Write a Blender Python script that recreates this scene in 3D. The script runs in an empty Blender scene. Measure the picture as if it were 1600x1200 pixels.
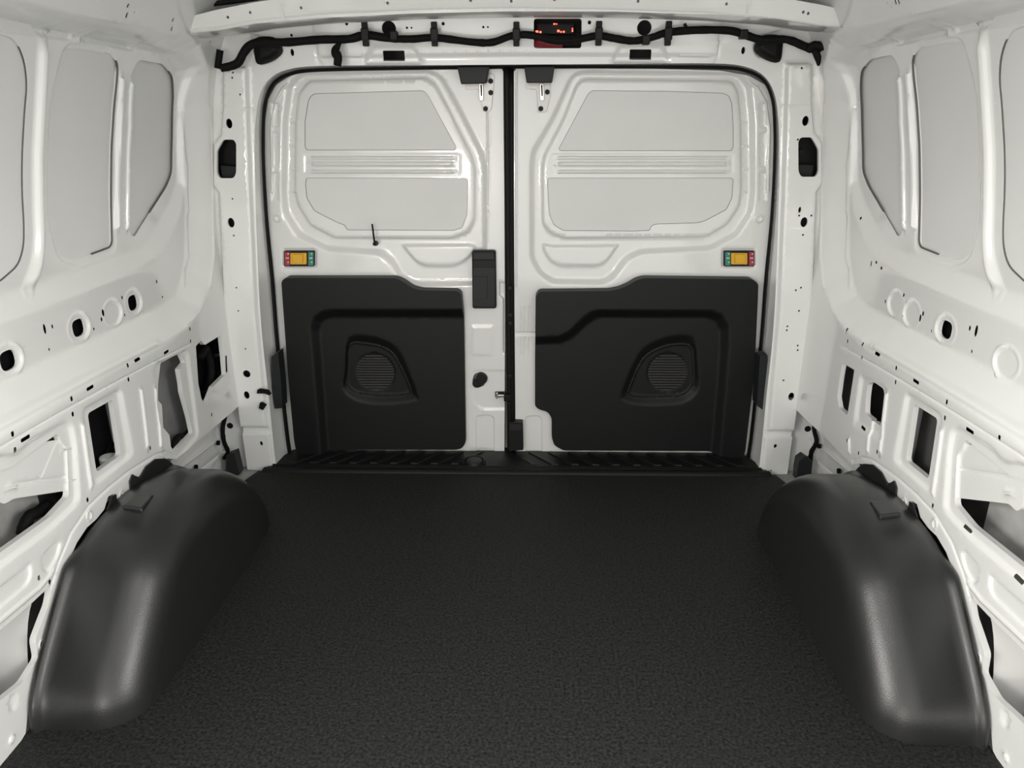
import bpy, bmesh, math, random
import numpy as np
from mathutils import Vector, Matrix
from mathutils.geometry import delaunay_2d_cdt
random.seed(4)
SC = bpy.context.scene
COL = SC.collection
# ------------------------------------------------------------------ camera
FPX, CX, CZ = 1130.0, 0.051, 1.05
pi_, ya_, ro_ = [math.radians(a) for a in (19.70, 1.59, -0.25)]
cp, sp, cy, sy = math.cos(pi_), math.sin(pi_), math.cos(ya_), math.sin(ya_)
FW = np.array([-sy*cp, cy*cp, -sp]); RT = np.array([cy, sy, 0.0]); UP = np.cross(RT, FW)
cr, sr = math.cos(ro_), math.sin(ro_)
RT, UP = cr*RT + sr*UP, -sr*RT + cr*UP
CAM = np.array([CX, 0.0, CZ])
cd = bpy.data.cameras.new('camera'); cam = bpy.data.objects.new('camera', cd); COL.objects.link(cam)
M = Matrix(((RT[0], UP[0], -FW[0], CX), (RT[1], UP[1], -FW[1], 0.0), (RT[2], UP[2], -FW[2], CZ), (0, 0, 0, 1)))
cam.matrix_world = M
cd.sensor_width = 36.0; cd.lens = 36.0*FPX/1600.0; cd.clip_start = 0.02
SC.camera = cam
# ------------------------------------------------------------------ world, lights, exposure
w = bpy.data.worlds.new('world'); SC.world = w; w.use_nodes = True
wn = w.node_tree.nodes; wn['Background'].inputs[0].default_value = (1.0, 0.982, 0.94, 1); wn['Background'].inputs[1].default_value = 1.18
def area(name, loc, tgt, sx, sy_, power, col=(1, .97, .92)):
    l = bpy.data.lights.new(name, 'AREA'); l.shape = 'RECTANGLE'; l.size = sx; l.size_y = sy_; l.energy = power; l.color = col
    o = bpy.data.objects.new(name, l); COL.objects.link(o); o.location = loc
    o.rotation_euler = (Vector(tgt)-Vector(loc)).to_track_quat('-Z', 'Y').to_euler(); return o
area('hall_window_low', (-.72, -2.7, .62), (-.3, 1.6, .35), .26, .2, 11, (1, .93, .84))
area('hall_lamp_left', (-2.3, -0.5, 1.75), (0.8, 1.2, 0.1), 1.4, 0.6, 42)
area('fill_right', (2.3, -0.6, 1.75), (-0.8, 1.2, 0.1), 1.4, 0.6, 28)  # added fill from the right, mirrors the left lamp to balance brightness
area('ceiling_fill', (0.0, 0.35, 1.385), (0.0, 0.45, 0.0), 0.80, 0.22, 2.6, (1, .985, .96))  # added unseen ceiling fill that lifts the side walls
SC.view_settings.view_transform = 'Standard'; SC.view_settings.look = 'None'
SC.view_settings.gamma = 1; SC.view_settings.use_curve_mapping = False
SC.view_settings.exposure = 1.0

# ------------------------------------------------------------------ pixel helpers: a pixel of the photo meets a real surface
def ray(x, y): return FW + RT*(x-800)/FPX - UP*(y-600)/FPX
BZ_ = [(-.3, .872), (0, .872), (.4, .872), (.70, .871), (.80, .869), (.9, .862), (1.0, .850), (1.1, .832), (1.18, .812), (1.24, .792), (1.30, .755), (1.36, .700), (1.42, .620), (1.5, .50)]
_z = np.linspace(-.3, 1.5, 361); _b = np.interp(_z, [a for a, b in BZ_], [b for a, b in BZ_])
_k = np.hanning(19); _k /= _k.sum(); _b = np.convolve(np.pad(_b, 9, 'edge'), _k, 'valid')
def B(z): return np.interp(z, _z, _b)
def PW(pts, side=-1, off=0.0):
    """photo pixels -> (Y, Z) on a side wall"""
    out = []
    for x, y in pts:
        d = ray(x, y); X = .87+off
        for _ in range(25):
            t = (side*X-CX)/d[0]; z = CZ+t*d[2]; X = X*.5+.5*(float(B(z))+off)
        out.append((t*d[1], z))
    return out
def PY(pts, Y):
    """photo pixels -> (X, Z) on an upright plane across the van"""
    out = []
    for x, y in pts:
        d = ray(x, y); t = Y/d[1]; out.append((CX+t*d[0], CZ+t*d[2]))
    return out
def PZ(x, y, z=0.0):
    d = ray(x, y); t = (z-CZ)/d[2]; return (CX+t*d[0], t*d[1], z)
DY, FY = 2.25, 2.12
def PD(pts): return PY(pts, DY)
def PF(pts): return PY(pts, FY)
def PF_c(pts): return catmull(PY(pts, FY), 4)
def PD_c(pts): return catmull(PY(pts, DY), 4)

# ------------------------------------------------------------------ materials
def mat(name, col, rough=.4, spec=.5, metal=0, coat=0, bump=0, bscale=200, vary=0, vscale=8, emit=None, es=0, trans=0):
    m = bpy.data.materials.new(name); m.use_nodes = True; nt = m.node_tree; b = nt.nodes['Principled BSDF']
    b.inputs['Base Color'].default_value = (*col, 1); b.inputs['Roughness'].default_value = rough
    b.inputs['Specular IOR Level'].default_value = spec; b.inputs['Metallic'].default_value = metal
    b.inputs['Coat Weight'].default_value = coat; b.inputs['Coat Roughness'].default_value = .06
    if trans: b.inputs['Transmission Weight'].default_value = trans
    if emit: b.inputs['Emission Color'].default_value = (*emit, 1); b.inputs['Emission Strength'].default_value = es
    tc = nt.nodes.new('ShaderNodeTexCoord')
    if vary:
        n = nt.nodes.new('ShaderNodeTexNoise'); n.inputs['Scale'].default_value = vscale; n.inputs['Detail'].default_value = 6
        nt.links.new(tc.outputs['Object'], n.inputs['Vector'])
        r = nt.nodes.new('ShaderNodeMapRange'); r.inputs['From Min'].default_value = .3; r.inputs['From Max'].default_value = .7
        r.inputs['To Min'].default_value = 1-vary; r.inputs['To Max'].default_value = 1+vary
        nt.links.new(n.outputs['Fac'], r.inputs['Value'])
        mx = nt.nodes.new('ShaderNodeVectorMath'); mx.operation = 'SCALE'; mx.inputs[0].default_value = col
        nt.links.new(r.outputs['Result'], mx.inputs['Scale']); nt.links.new(mx.outputs['Vector'], b.inputs['Base Color'])
    if bump:
        n = nt.nodes.new('ShaderNodeTexNoise'); n.inputs['Scale'].default_value = bscale; n.inputs['Detail'].default_value = 3
        nt.links.new(tc.outputs['Object'], n.inputs['Vector'])
        bp = nt.nodes.new('ShaderNodeBump'); bp.inputs['Strength'].default_value = bump; bp.inputs['Distance'].default_value = .002
        nt.links.new(n.outputs['Fac'], bp.inputs['Height']); nt.links.new(bp.outputs['Normal'], b.inputs['Normal'])
    return m
WHITE = mat('white_paint', (.745, .752, .74), .24, .5, coat=.8, vary=.012, vscale=3)
SKIN = mat('white_skin_paint', (.72, .725, .715), .55, .4, vary=.02, vscale=5)
DULL = mat('dull_primer_paint', (.34, .34, .34), .6, .3, vary=.15, vscale=9)
FLOORM = mat('black_rubber_mat', (.0165, .0168, .0160), .6, .2, bump=1.0, bscale=420, vary=.85, vscale=170)
ARCHM = mat('black_moulded_plastic', (.015, .0155, .0148), .31, .5, bump=.18, bscale=500)
TRIM = mat('charcoal_trim_plastic', (.0048, .0060, .0056), .5, .26, bump=.15, bscale=600)
TRIM2 = mat('charcoal_cap_plastic', (.012, .0145, .0145), .5, .3)
RUB = mat('black_rubber_and_gaps', (.004, .004, .004), .55, .2)  # also used for strips and discs drawn as dark gaps and holes
TAPE = mat('black_cloth_tape', (.0045, .0045, .0045), .7, .15, bump=.4, bscale=300)
DARK = mat('dark_plastic_and_shade', (.0055, .0055, .006), .5, .25)  # also colours the plates that stand in for shade behind holes
METAL = mat('zinc_metal', (.55, .55, .53), .3, .5, metal=1)
GREY = mat('shadow_line_grey', (.10, .10, .10), .5)  # for dark tubes drawn as the shadow line at wall window edges
RED = mat('red_print', (.36, .03, .05), .4); GREEN = mat('green_print', (.03, .22, .15), .4); YEL = mat('yellow_plastic', (.72, .40, .02), .35)
WHT = mat('white_print', (.8, .8, .8), .5)
REDL = mat('red_lamp_lens', (.30, .01, .02), .2)
REDG = mat('red_led_glow', (.5, .02, .01), .3, emit=(1, .10, .05), es=2.2)

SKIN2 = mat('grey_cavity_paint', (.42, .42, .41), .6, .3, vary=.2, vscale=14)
GREYP = mat('opening_shade_grey', (.20, .20, .20), .6, .3, vary=.25, vscale=12)  # for plates that carry an opening's inner shade in their colour
CAV = mat('cavity_shade', (.085, .085, .083), .7, .2)  # darkened colour stands in for shade inside the wall cavity
# ------------------------------------------------------------------ object helpers
def prop(o, label=None, cat=None, group=None, kind=None):
    if label: o['label'] = label
    if cat: o['category'] = cat
    if group: o['group'] = group
    if kind: o['kind'] = kind
    return o
def mesh_obj(name, V, Fc, m, parent=None, normals=None, smooth=True):
    me = bpy.data.meshes.new(name); me.from_pydata([tuple(map(float, v)) for v in V], [], [tuple(int(i) for i in f) for f in Fc])
    me.materials.append(m)
    if smooth: me.polygons.foreach_set('use_smooth', [True]*len(me.polygons))
    if normals is not None: me.normals_split_custom_set_from_vertices([tuple(n) for n in normals])
    me.update(); o = bpy.data.objects.new(name, me); COL.objects.link(o)
    if parent is not None: o.parent = parent
    return o
def bm_obj(name, bm, m, parent=None, smooth=False, bevel=0, seg=2):
    bmesh.ops.recalc_face_normals(bm, faces=bm.faces[:])
    me = bpy.data.meshes.new(name); bm.to_mesh(me); bm.free(); me.materials.append(m)
    if smooth: me.polygons.foreach_set('use_smooth', [True]*len(me.polygons))
    o = bpy.data.objects.new(name, me); COL.objects.link(o)
    if parent is not None: o.parent = parent
    if bevel:
        b = o.modifiers.new('bevel', 'BEVEL'); b.width = bevel; b.segments = seg; b.limit_method = 'ANGLE'
    return o
def empty(name, loc=(0, 0, 0)):
    o = bpy.data.objects.new(name, None); COL.objects.link(o); o.location = loc; o.empty_display_size = .05; return o
def keep(o, root):
    """parent o to root, keeping world-space mesh coordinates"""
    o.parent = root; o.matrix_parent_inverse = Matrix.Translation(root.location).inverted(); return o
def box(bm, c, s, rot=None):
    r = bmesh.ops.create_cube(bm, size=1.0); vs = r['verts']
    mt = Matrix.Translation(c) @ (rot if rot else Matrix.Identity(4)) @ Matrix.Diagonal((s[0], s[1], s[2], 1))
    bmesh.ops.transform(bm, matrix=mt, verts=vs); return vs
def cyl(bm, p0, p1, r0, r1=None, n=20):
    r1 = r0 if r1 is None else r1
    p0 = Vector(p0); p1 = Vector(p1); d = p1-p0
    r = bmesh.ops.create_cone(bm, cap_ends=True, segments=n, radius1=r0, radius2=r1, depth=d.length)
    mt = Matrix.Translation((p0+p1)/2) @ d.to_track_quat('Z', 'Y').to_matrix().to_4x4()
    bmesh.ops.transform(bm, matrix=mt, verts=r['verts'])
def catmull(P, n=8, closed=False):
    P = [np.array(p, float) for p in P]; out = []; N = len(P)
    rng = range(N if closed else N-1)
    for i in rng:
        if closed: p0, p1, p2, p3 = P[(i-1) % N], P[i], P[(i+1) % N], P[(i+2) % N]
        else: p0, p1, p2, p3 = P[max(i-1, 0)], P[i], P[i+1], P[min(i+2, N-1)]
        for k in range(n):
            t = k/n
            out.append(.5*((2*p1)+(-p0+p2)*t+(2*p0-5*p1+4*p2-p3)*t*t+(-p0+3*p1-3*p2+p3)*t**3))
    if not closed: out.append(P[-1])
    return [tuple(p) for p in out]
def rnd(P, r=.01, n=5, closed=True):
    """round the corners of a polygon / polyline"""
    P = [np.array(p, float) for p in P]; N = len(P); out = []
    for i in range(N):
        if not closed and i in (0, N-1): out.append(tuple(P[i])); continue
        p, a, b = P[i], P[(i-1) % N], P[(i+1) % N]
        da, db = a-p, b-p; la, lb = np.linalg.norm(da), np.linalg.norm(db)
        k = min(r, la*.48, lb*.48)
        if la < 1e-6 or lb < 1e-6: continue
        A, C = p+da/la*k, p+db/lb*k
        for j in range(n+1):
            t = j/n; out.append(tuple((1-t)**2*A+2*t*(1-t)*p+t*t*C))
    return out
def resamp(P, step, closed=True, md=None):
    P = np.array(P, float); Q = [];
    N = len(P)
    for i in range(N if closed else N-1):
        a, b = P[i], P[(i+1) % N]; L = np.linalg.norm(b-a)
        k = max(1, int(math.ceil(L/step)))
        for j in range(k): Q.append(a+(b-a)*j/k)
    if not closed: Q.append(P[-1])
    R = [Q[0]]
    for q in Q[1:]:
        if np.linalg.norm(q-R[-1]) > (md or step*.12): R.append(q)
    return np.array(R)
def oval(c, ru, rv, n=14, p=2.0):
    o = []
    for k in range(n):
        a = 2*math.pi*k/n; ca, sa = math.cos(a), math.sin(a)
        o.append((c[0]+ru*math.copysign(abs(ca)**(2/p), ca), c[1]+rv*math.copysign(abs(sa)**(2/p), sa)))
    return o
def rect(c, w_, h_, r=.3, n=3):
    x, z = c; P = [(x-w_/2, z-h_/2), (x+w_/2, z-h_/2), (x+w_/2, z+h_/2), (x-w_/2, z+h_/2)]
    return rnd(P, min(w_, h_)*r, n)
def area2(P):
    P = np.array(P); x, y = P[:, 0], P[:, 1]; return .5*np.sum(x*np.roll(y, -1)-np.roll(x, -1)*y)
def offset(P, d):
    """offset closed polygon inwards by d"""
    P = np.array(P); s = 1 if area2(P) > 0 else -1
    T = np.roll(P, -1, 0)-np.roll(P, 1, 0); T /= np.linalg.norm(T, axis=1)[:, None]+1e-12
    return P+np.stack([-T[:, 1], T[:, 0]], 1)*s*d
def inside(P, Q):
    P = np.asarray(P); x, y = Q[:, 0], Q[:, 1]; c = np.zeros(len(Q), bool)
    m = (x >= P[:, 0].min()) & (x <= P[:, 0].max()) & (y >= P[:, 1].min()) & (y <= P[:, 1].max())
    idx = np.where(m)[0]; xs, ys = x[idx], y[idx]; cc = np.zeros(len(idx), bool); n = len(P)
    for i in range(n):
        x0, y0 = P[i]; x1, y1 = P[(i+1) % n]
        if y0 == y1: continue
        k = (y0 > ys) != (y1 > ys)
        cc ^= k & (xs < (x1-x0)*(ys-y0)/(y1-y0)+x0)
    c[idx] = cc; return c
def dist(P, Q, closed=True):
    P = np.asarray(P); n = len(P); D = np.full(len(Q), 1e9)
    for i in range(n if closed else n-1):
        a, b = P[i], P[(i+1) % n]; d = b-a; L = d@d
        if L < 1e-14: continue
        t = np.clip(((Q-a)@d)/L, 0, 1); e = Q-(a+t[:, None]*d)
        D = np.minimum(D, (e*e).sum(1))
    return np.sqrt(D)
def sstep(t, k=1.0):
    t = np.clip(t, 0, 1); s = t*t*(3-2*t); return s*k+t*(1-k)
def near(Q, P, m):
    P = np.asarray(P); return np.where((Q[:, 0] > P[:, 0].min()-m) & (Q[:, 0] < P[:, 0].max()+m) & (Q[:, 1] > P[:, 1].min()-m) & (Q[:, 1] < P[:, 1].max()+m))[0]
class Sheet:
    """pressed sheet: plan outline, holes and pressed features; h points to the cabin"""
    def __init__(s, outline, step=.012): s.out = outline; s.holes = []; s.f = []; s.step = step; s.lines = []
    def hole(s, P, lip=.006, flare=0.0): s.holes.append((resamp(P, .006, True, .0004), lip, flare)); return s
    def pad(s, P, dh, w_=.008, k=1.0): s.f.append(('pad', resamp(P, .008), dh, w_, k)); return s
    def ramp(s, A, Bp, dh, k=.5): s.f.append(('ramp', resamp(A, .006), resamp(Bp, .006), dh, k)); return s
    def bead(s, P, dh, r, closed=False, tp=1.2): s.f.append(('bead', resamp(P, .008, closed), dh, r, closed, tp)); return s
    def h(s, Q):
        H = np.zeros(len(Q))
        for f in s.f:
            if f[0] == 'pad':
                _, P, dh, w_, k = f; i = near(Q, P, .001)
                if len(i) == 0: continue
                q = Q[i]; ins = inside(P, q); j = i[ins]
                if len(j): H[j] += dh*sstep(dist(P, Q[j])/w_, k)
            elif f[0] == 'bead':
                _, P, dh, r, cl, tp = f; i = near(Q, P, r)
                if len(i) == 0: continue
                d = dist(P, Q[i], cl); a_ = 1.0
                if not cl:
                    e = np.minimum(np.hypot(*(Q[i]-P[0]).T), np.hypot(*(Q[i]-P[-1]).T)); a_ = sstep(e/(tp*r)+.08)
                H[i] += dh*a_*np.where(d < r, .5+.5*np.cos(np.pi*np.minimum(d/r, 1)), 0)
            else:
                _, A, Bp, dh, k = f; i = near(Q, Bp, .001)
                if len(i) == 0: continue
                j = i[inside(Bp, Q[i])]
                if len(j) == 0: continue
                a = inside(A, Q[j]); dA = dist(A, Q[j]); dB = dist(Bp, Q[j])
                t = np.where(a, 1.0, dB/(dA+dB+1e-9)); H[j] += dh*sstep(t, k)
        return H
    def build(s, name, mp, m, parent=None, edge=.006, extra=None):
        V = []; E = []
        def add(P, closed=True):
            b = len(V); V.extend([tuple(p) for p in P]); n = len(P)
            E.extend([(b+i, b+(i+1) % n) for i in range(n if closed else n-1)])
        out = resamp(s.out, s.step)
        add(out)
        for P, l, fl in s.holes: add(P)
        for f in s.f:
            if f[0] == 'pad':
                add(f[1])
                if f[3] > .004: add(offset(f[1], f[3]*.5))
                add(offset(f[1], f[3]))
            elif f[0] == 'ramp':
                add(f[1]); add(f[2]); Aa, Bb = f[1], f[2]
                D = ((Aa[:, None, :]-Bb[None, :, :])**2).sum(2).argmin(1); Nn = Bb[D]-Aa; gap_ = np.hypot(Nn[:, 0], Nn[:, 1])
                for k in ((.25, .5, .75) if gap_.mean() < .03 else (.5,)): V.extend([tuple(p) for p in (Aa+Nn*k)[gap_ > .003]])
            else:
                P, r, cl = f[1], f[3], f[4]
                T = np.gradient(P, axis=0); T /= np.linalg.norm(T, axis=1)[:, None]+1e-12
                Nn = np.stack([-T[:, 1], T[:, 0]], 1)
                add(P, cl)
                for k in ((-1, -.5, .5, 1) if r < .012 else (-1, -.8, -.6, -.4, -.2, .2, .4, .6, .8, 1)): V.extend([tuple(p) for p in P+Nn*r*k])
        C = np.array(V); lo = C.min(0); hi = C.max(0); st = s.step
        gx = np.arange(lo[0]+st*.5, hi[0], st); gy = np.arange(lo[1]+st*.5, hi[1], st)
        G = np.stack(np.meshgrid(gx, gy), -1).reshape(-1, 2)
        G[:, 0] += (np.arange(len(G)) // max(1, len(gx)) % 2)*st*.5
        G = G[inside(out, G)]
        cell = st*.45; occ = set(map(tuple, np.floor(C/cell).astype(int)))
        keepm = []
        for g in np.floor(G/cell).astype(int):
            gx0, gy0 = g; keepm.append((gx0, gy0) not in occ)
        G = G[np.array(keepm, bool)] if len(G) else G
        allv = [Vector(v) for v in V]+[Vector(g) for g in G]
        r = delaunay_2d_cdt(allv, E, [], 0, 1e-6, False)
        Q = np.array([tuple(v) for v in r[0]]); T = np.array([f for f in r[2] if len(f) == 3])
        cen = Q[T].mean(1); ok = inside(out, cen)
        for P, l, fl in s.holes: ok &= ~inside(P, cen)
        T = T[ok]
        ar = np.cross(Q[T[:, 1]]-Q[T[:, 0]], Q[T[:, 2]]-Q[T[:, 0]]); T = T[np.abs(ar) > 1e-12]
        used = np.unique(T); re = -np.ones(len(Q), int); re[used] = np.arange(len(used)); Q = Q[used]; T = re[T]
        eps = .0008
        hf = (lambda q: s.h(q)+extra(q)) if extra else s.h
        P3 = mp(Q, hf(Q)); qu = Q+[eps, 0]; qv = Q+[0, eps]; qu2 = Q-[eps, 0]; qv2 = Q-[0, eps]
        N = np.cross(mp(qu, hf(qu))-mp(qu2, hf(qu2)), mp(qv, hf(qv))-mp(qv2, hf(qv2)))
        N /= np.linalg.norm(N, axis=1)[:, None]+1e-12
        up = mp(Q, hf(Q)+.01)-P3; sg = np.sign((N*up).sum(1)); sg[sg == 0] = 1; N *= sg[:, None]
        # winding to match
        fn = np.cross(P3[T[:, 1]]-P3[T[:, 0]], P3[T[:, 2]]-P3[T[:, 0]])
        fl_ = (fn*N[T[:, 0]]).sum(1) < 0; T[fl_] = T[fl_][:, ::-1]
        VV = list(P3); NN = list(N); FF = list(map(tuple, T))
        def lipf(P, depth, outw, flare):
            P = np.array(P); h0 = hf(P*1.0); a = mp(P, h0); Pb = offset(P, flare) if flare else P
            b = mp(Pb, h0-depth); n = len(P); base = len(VV)
            for i in range(n):
                j = (i+1) % n; q = len(VV)
                fnn = np.cross(a[j]-a[i], b[i]-a[i]); L = np.linalg.norm(fnn)+1e-12; fnn = fnn/L
                VV.extend([a[i], a[j], b[j], b[i]]); NN.extend([fnn]*4); FF.append((q, q+1, q+2, q+3))
        for P, l, fl in s.holes:
            if l: lipf(P, l, -1, fl)
        if edge: lipf(out, edge, 1, 0)
        return mesh_obj(name, VV, FF, m, parent, NN)
def mp_side(side):
    def f(Q, H):
        x = side*(B(Q[:, 1])-H); return np.stack([x, Q[:, 0], Q[:, 1]], 1)
    return f
def mp_y(Y0):
    def f(Q, H): return np.stack([Q[:, 0], Y0-H, Q[:, 1]], 1)
    return f
def tube(name, pts, r, m, parent=None, n=10, smoothn=6, radii=None, jitter=0):
    P = catmull(pts, smoothn) if smoothn else pts
    P = [Vector(p) for p in P]; V = []; Fc = []; prev = None
    R = [r]*len(P) if radii is None else list(np.interp(np.linspace(0, 1, len(P)), np.linspace(0, 1, len(radii)), radii))
    for i, p in enumerate(P):
        t = (P[min(i+1, len(P)-1)]-P[max(i-1, 0)]).normalized()
        if prev is None: a = t.orthogonal().normalized()
        else: a = (prev-t*prev.dot(t)).normalized()
        prev = a; b = t.cross(a); rr = R[i]*(1+jitter*random.uniform(-1, 1))
        for k in range(n):
            an = 2*math.pi*k/n; V.append(p+(a*math.cos(an)+b*math.sin(an))*rr)
    for i in range(len(P)-1):
        for k in range(n): Fc.append((i*n+k, i*n+(k+1) % n, (i+1)*n+(k+1) % n, (i+1)*n+k))
    Fc.append(tuple(range(n))[::-1]); Fc.append(tuple((len(P)-1)*n+k for k in range(n)))
    return mesh_obj(name, V, Fc, m, parent)
def prism_y(name, P, y0, y1, m, parent=None, bevel=.0015):
    """plan polygon (X,Z) between y0 (cabin side) and y1"""
    bm = bmesh.new(); vs = [bm.verts.new((p[0], y0, p[1])) for p in P]; f = bm.faces.new(vs)
    r = bmesh.ops.extrude_face_region(bm, geom=[f]); ev = [g for g in r['geom'] if isinstance(g, bmesh.types.BMVert)]
    bmesh.ops.translate(bm, verts=ev, vec=(0, y1-y0, 0))
    return bm_obj(name, bm, m, parent, bevel=bevel)
def prism_x(name, P, x0, x1, m, parent=None, bevel=.0015):
    bm = bmesh.new(); vs = [bm.verts.new((x0, p[0], p[1])) for p in P]; f = bm.faces.new(vs)
    r = bmesh.ops.extrude_face_region(bm, geom=[f]); ev = [g for g in r['geom'] if isinstance(g, bmesh.types.BMVert)]
    bmesh.ops.translate(bm, verts=ev, vec=(x1-x0, 0, 0))
    return bm_obj(name, bm, m, parent, bevel=bevel)
def quadbox(name, lo, hi, m, parent=None, bevel=0):
    bm = bmesh.new(); box(bm, [(a+b)/2 for a, b in zip(lo, hi)], [b-a for a, b in zip(lo, hi)]); return bm_obj(name, bm, m, parent, bevel=bevel)

# ================================================================== FLOOR
bm = bmesh.new(); fv = [(-.875, -.6), (.875, -.6), (.875, 1.92), (.83, 2.085), (-.83, 2.085), (-.875, 1.92)]
vs = [bm.verts.new((x, y, 0)) for x, y in fv]; f = bm.faces.new(vs); r = bmesh.ops.extrude_face_region(bm, geom=[f])
bmesh.ops.translate(bm, verts=[g for g in r['geom'] if isinstance(g, bmesh.types.BMVert)], vec=(0, 0, -.008))
prop(bm_obj('floor', bm, FLOORM), kind='structure')
prop(quadbox('trim_1', (-1.02, -.7, -.06), (1.02, 2.26, -.012), DULL), kind='structure')

# ================================================================== SIDE WALLS
LB = dict(
 A=[(-420, 850), (0, 597), (70, 563), (140, 531), (200, 502), (250, 478), (275, 458), (287, 420), (291, 340), (289, 250), (287, 165), (285, 112), (264, 84), (235, 74), (120, 50), (0, 22), (-420, -75)],
 Bo=[(-420, 985), (0, 684), (90, 630), (160, 590), (250, 545), (290, 515), (315, 485), (328, 450), (334, 400), (332, 300), (328, 200), (326, 110), (312, 68), (286, 52), (235, 44), (120, 24), (0, -2), (-420, -110)],
)
def side_wall(side):
    L = side < 0; tag_ = 'wall_left' if L else 'wall_right'
    P = lambda pts, off=0.0: PW(pts, -1, off)          # main shape traced on the left, mirrored
    def P2(pts, off=0.0): return PW(pts, side, off)     # this side's own trace
    low = P([(366, 641), (320, 680), (276, 718), (264, 716), (250, 721), (236, 728), (216, 745), (208, 742), (203, 758), (200, 776), (194, 786), (188, 786), (182, 776), (176, 772), (169, 776), (163, 796), (150, 812), (136, 824), (120, 848), (105, 884), (95, 915), (84, 950), (76, 970), (73, 985), (77, 1000), (73, 1017), (60, 1045), (50, 1072), (44, 1110), (40, 1146)])
    outl = [(2.12, low[0][1]+.0)]+low+[(low[-1][0]-.05, -.01), (.62, -.01), (.62, 1.41), (2.12, 1.41)]
    s = Sheet(outl, .011)
    # belt + window recess, then the deeper window field
    cl_ = lambda Q, m: [(min(u, m), v) for u, v in Q]
    s.ramp(cl_(P(LB['A'], .046), 2.045), cl_(P(LB['Bo']), 2.112), -.046, .3)
    A2 = P([(-420, 600), (0, 462), (110, 427), (178, 402), (222, 386), (240, 360), (262, 322), (276, 285), (283, 240), (285, 165), (283, 108), (262, 87), (228, 78), (110, 53), (0, 28), (-420, -60)], .06)
    B2 = P([(-420, 700), (0, 505), (110, 462), (200, 424), (238, 402), (255, 378), (275, 335), (285, 290), (287, 240), (288, 165), (287, 100), (264, 80), (230, 72), (110, 47), (0, 22), (-420, -70)], .06)
    s.ramp(cl_(A2, 2.030), cl_(B2, 2.042), -.016, .6)
    # window apertures in the inner skin
    W1 = rnd(P([(0, 52), (28, 62), (42, 95), (46, 135), (42, 175), (38, 290), (41, 345), (41, 385), (32, 415), (0, 443), (-90, 470), (-230, 520), (-230, 15), (-60, 42)], .06), .02)
    W2 = rnd(P([(118, 75), (176, 83), (187, 98), (185, 130), (177, 230), (176, 300), (178, 385), (118, 407), (96, 398), (84, 350), (82, 230), (90, 120), (100, 80)], .06), .02)
    W3 = rnd(cl_(P([(218, 93), (256, 100), (272, 118), (276, 150), (273, 220), (271, 270), (262, 292), (212, 371), (203, 365), (202, 240), (206, 115)], .06), 2.018), .018)
    for W in (W1, W2, W3): s.hole(W, .003)
    # pillar between windows: broad raised bead; ribs between the rear two panes
    s.bead(catmull(P([(70, 50), (66, 100), (63, 160), (59, 250), (60, 330), (61, 380), (56, 420), (42, 456)], .06), 6), .013, .019, tp=2.6)
    s.bead(P([(191, 118), (187, 200), (183, 300), (183, 362)], .06), .010, .010)
    s.bead(P([(205, 125), (202, 200), (199, 300), (198, 362)], .06), .010, .009)
    s.pad(rnd(P([(104, 62), (180, 70), (192, 120), (184, 250), (186, 395), (118, 420), (92, 408), (76, 350), (80, 150)], .06), .03), -.004, .010)
    # pressed slots under the cant rail
    s.bead(P([(-120, 12), (0, 28), (90, 42), (164, 54)]), -.012, .016)
    s.bead(P([(178, 60), (250, 72)]), -.010, .012)
    # post edge step and facets at the rear
    s.bead(P([(288, 170), (292, 260), (294, 330), (293, 400), (285, 450)], .04), .004, .010)
    s.bead(P([(327, 165), (331, 210), (333, 300), (334, 400), (328, 450)]), .004, .008)
    # belt: ring pressings round the big holes
    big = [(13, 563, 12, 14, 1), (123, 512, 9, 12.5, 1), (176, 489, 9, 13, 0), (208, 473, 7, 11, 1)]
    if not L: big = [(1573, 567, 17, 22, 0), (1478, 515, 8, 12.5, 1), (1425, 491, 8, 13, 0), (1400, 475, 8, 13, 0)]
    for bx, by, rx, ry, op in big:
        c = P2([(bx, by)], .046)[0]; e = P2([(bx+rx, by)], .046)[0]; ru = abs(e[0]-c[0]); rv = .015
        if op: s.bead([(c[0]+.036*math.cos(math.radians(t)), c[1]+.030*math.sin(math.radians(t))) for t in range(-80, 81, 10)], .0045, .009, tp=3)
        else: s.bead([(c[0]-.002+.036*math.cos(math.radians(t)), c[1]+.030*math.sin(math.radians(t))) for t in range(-85, 86, 10)], .0045, .008, tp=3)
        s.bead(oval(c, .036, .030, 24), .0010, .008, True)
        if op: s.hole(oval(c, .0215, .0185, 20, 3.0), .004, .0)
    # small holes
    if L: sm = [(70, 514, 2.2, 7), (82, 510, 1.5, 3), (77, 546, 1.3, 2.2), (147, 514, 1.3, 2), (161, 489, 1.7, 5), (159, 499, 1.6, 3), (191, 465, 1.3, 2.6), (195, 492, 1, 2), (245, 440, 1.2, 2.4), (254, 464, 1, 1.6)]
    else: sm = [(1515, 513, 1.7, 3.4), (1525, 517, 2.4, 7.6), (1518, 549, 1.3, 2.4), (1438, 497, 1.5, 5), (1442, 490, 1.5, 3.3), (1455, 517, 1, 2), (1412, 461, 1.2, 2.6), (1413, 494, 1, 1.7), (1383, 471, 1.1, 2.5), (1361, 412, 1, 4), (1369, 410, 1.5, 2), (1377, 419, 1.6, 2.2), (1342, 341, 1, 2)]
    for x, y, a, b in sm:
        c = P2([(x, y)], .046)[0]; k = math.hypot(c[0], .9)/FPX
        dep = abs(P2([(x+1, y)], .046)[0][0]-c[0]); s.hole(oval(c, max(a*dep*1.1, .0024), max(b*k*1.1, .0024), 10), .001)
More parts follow.
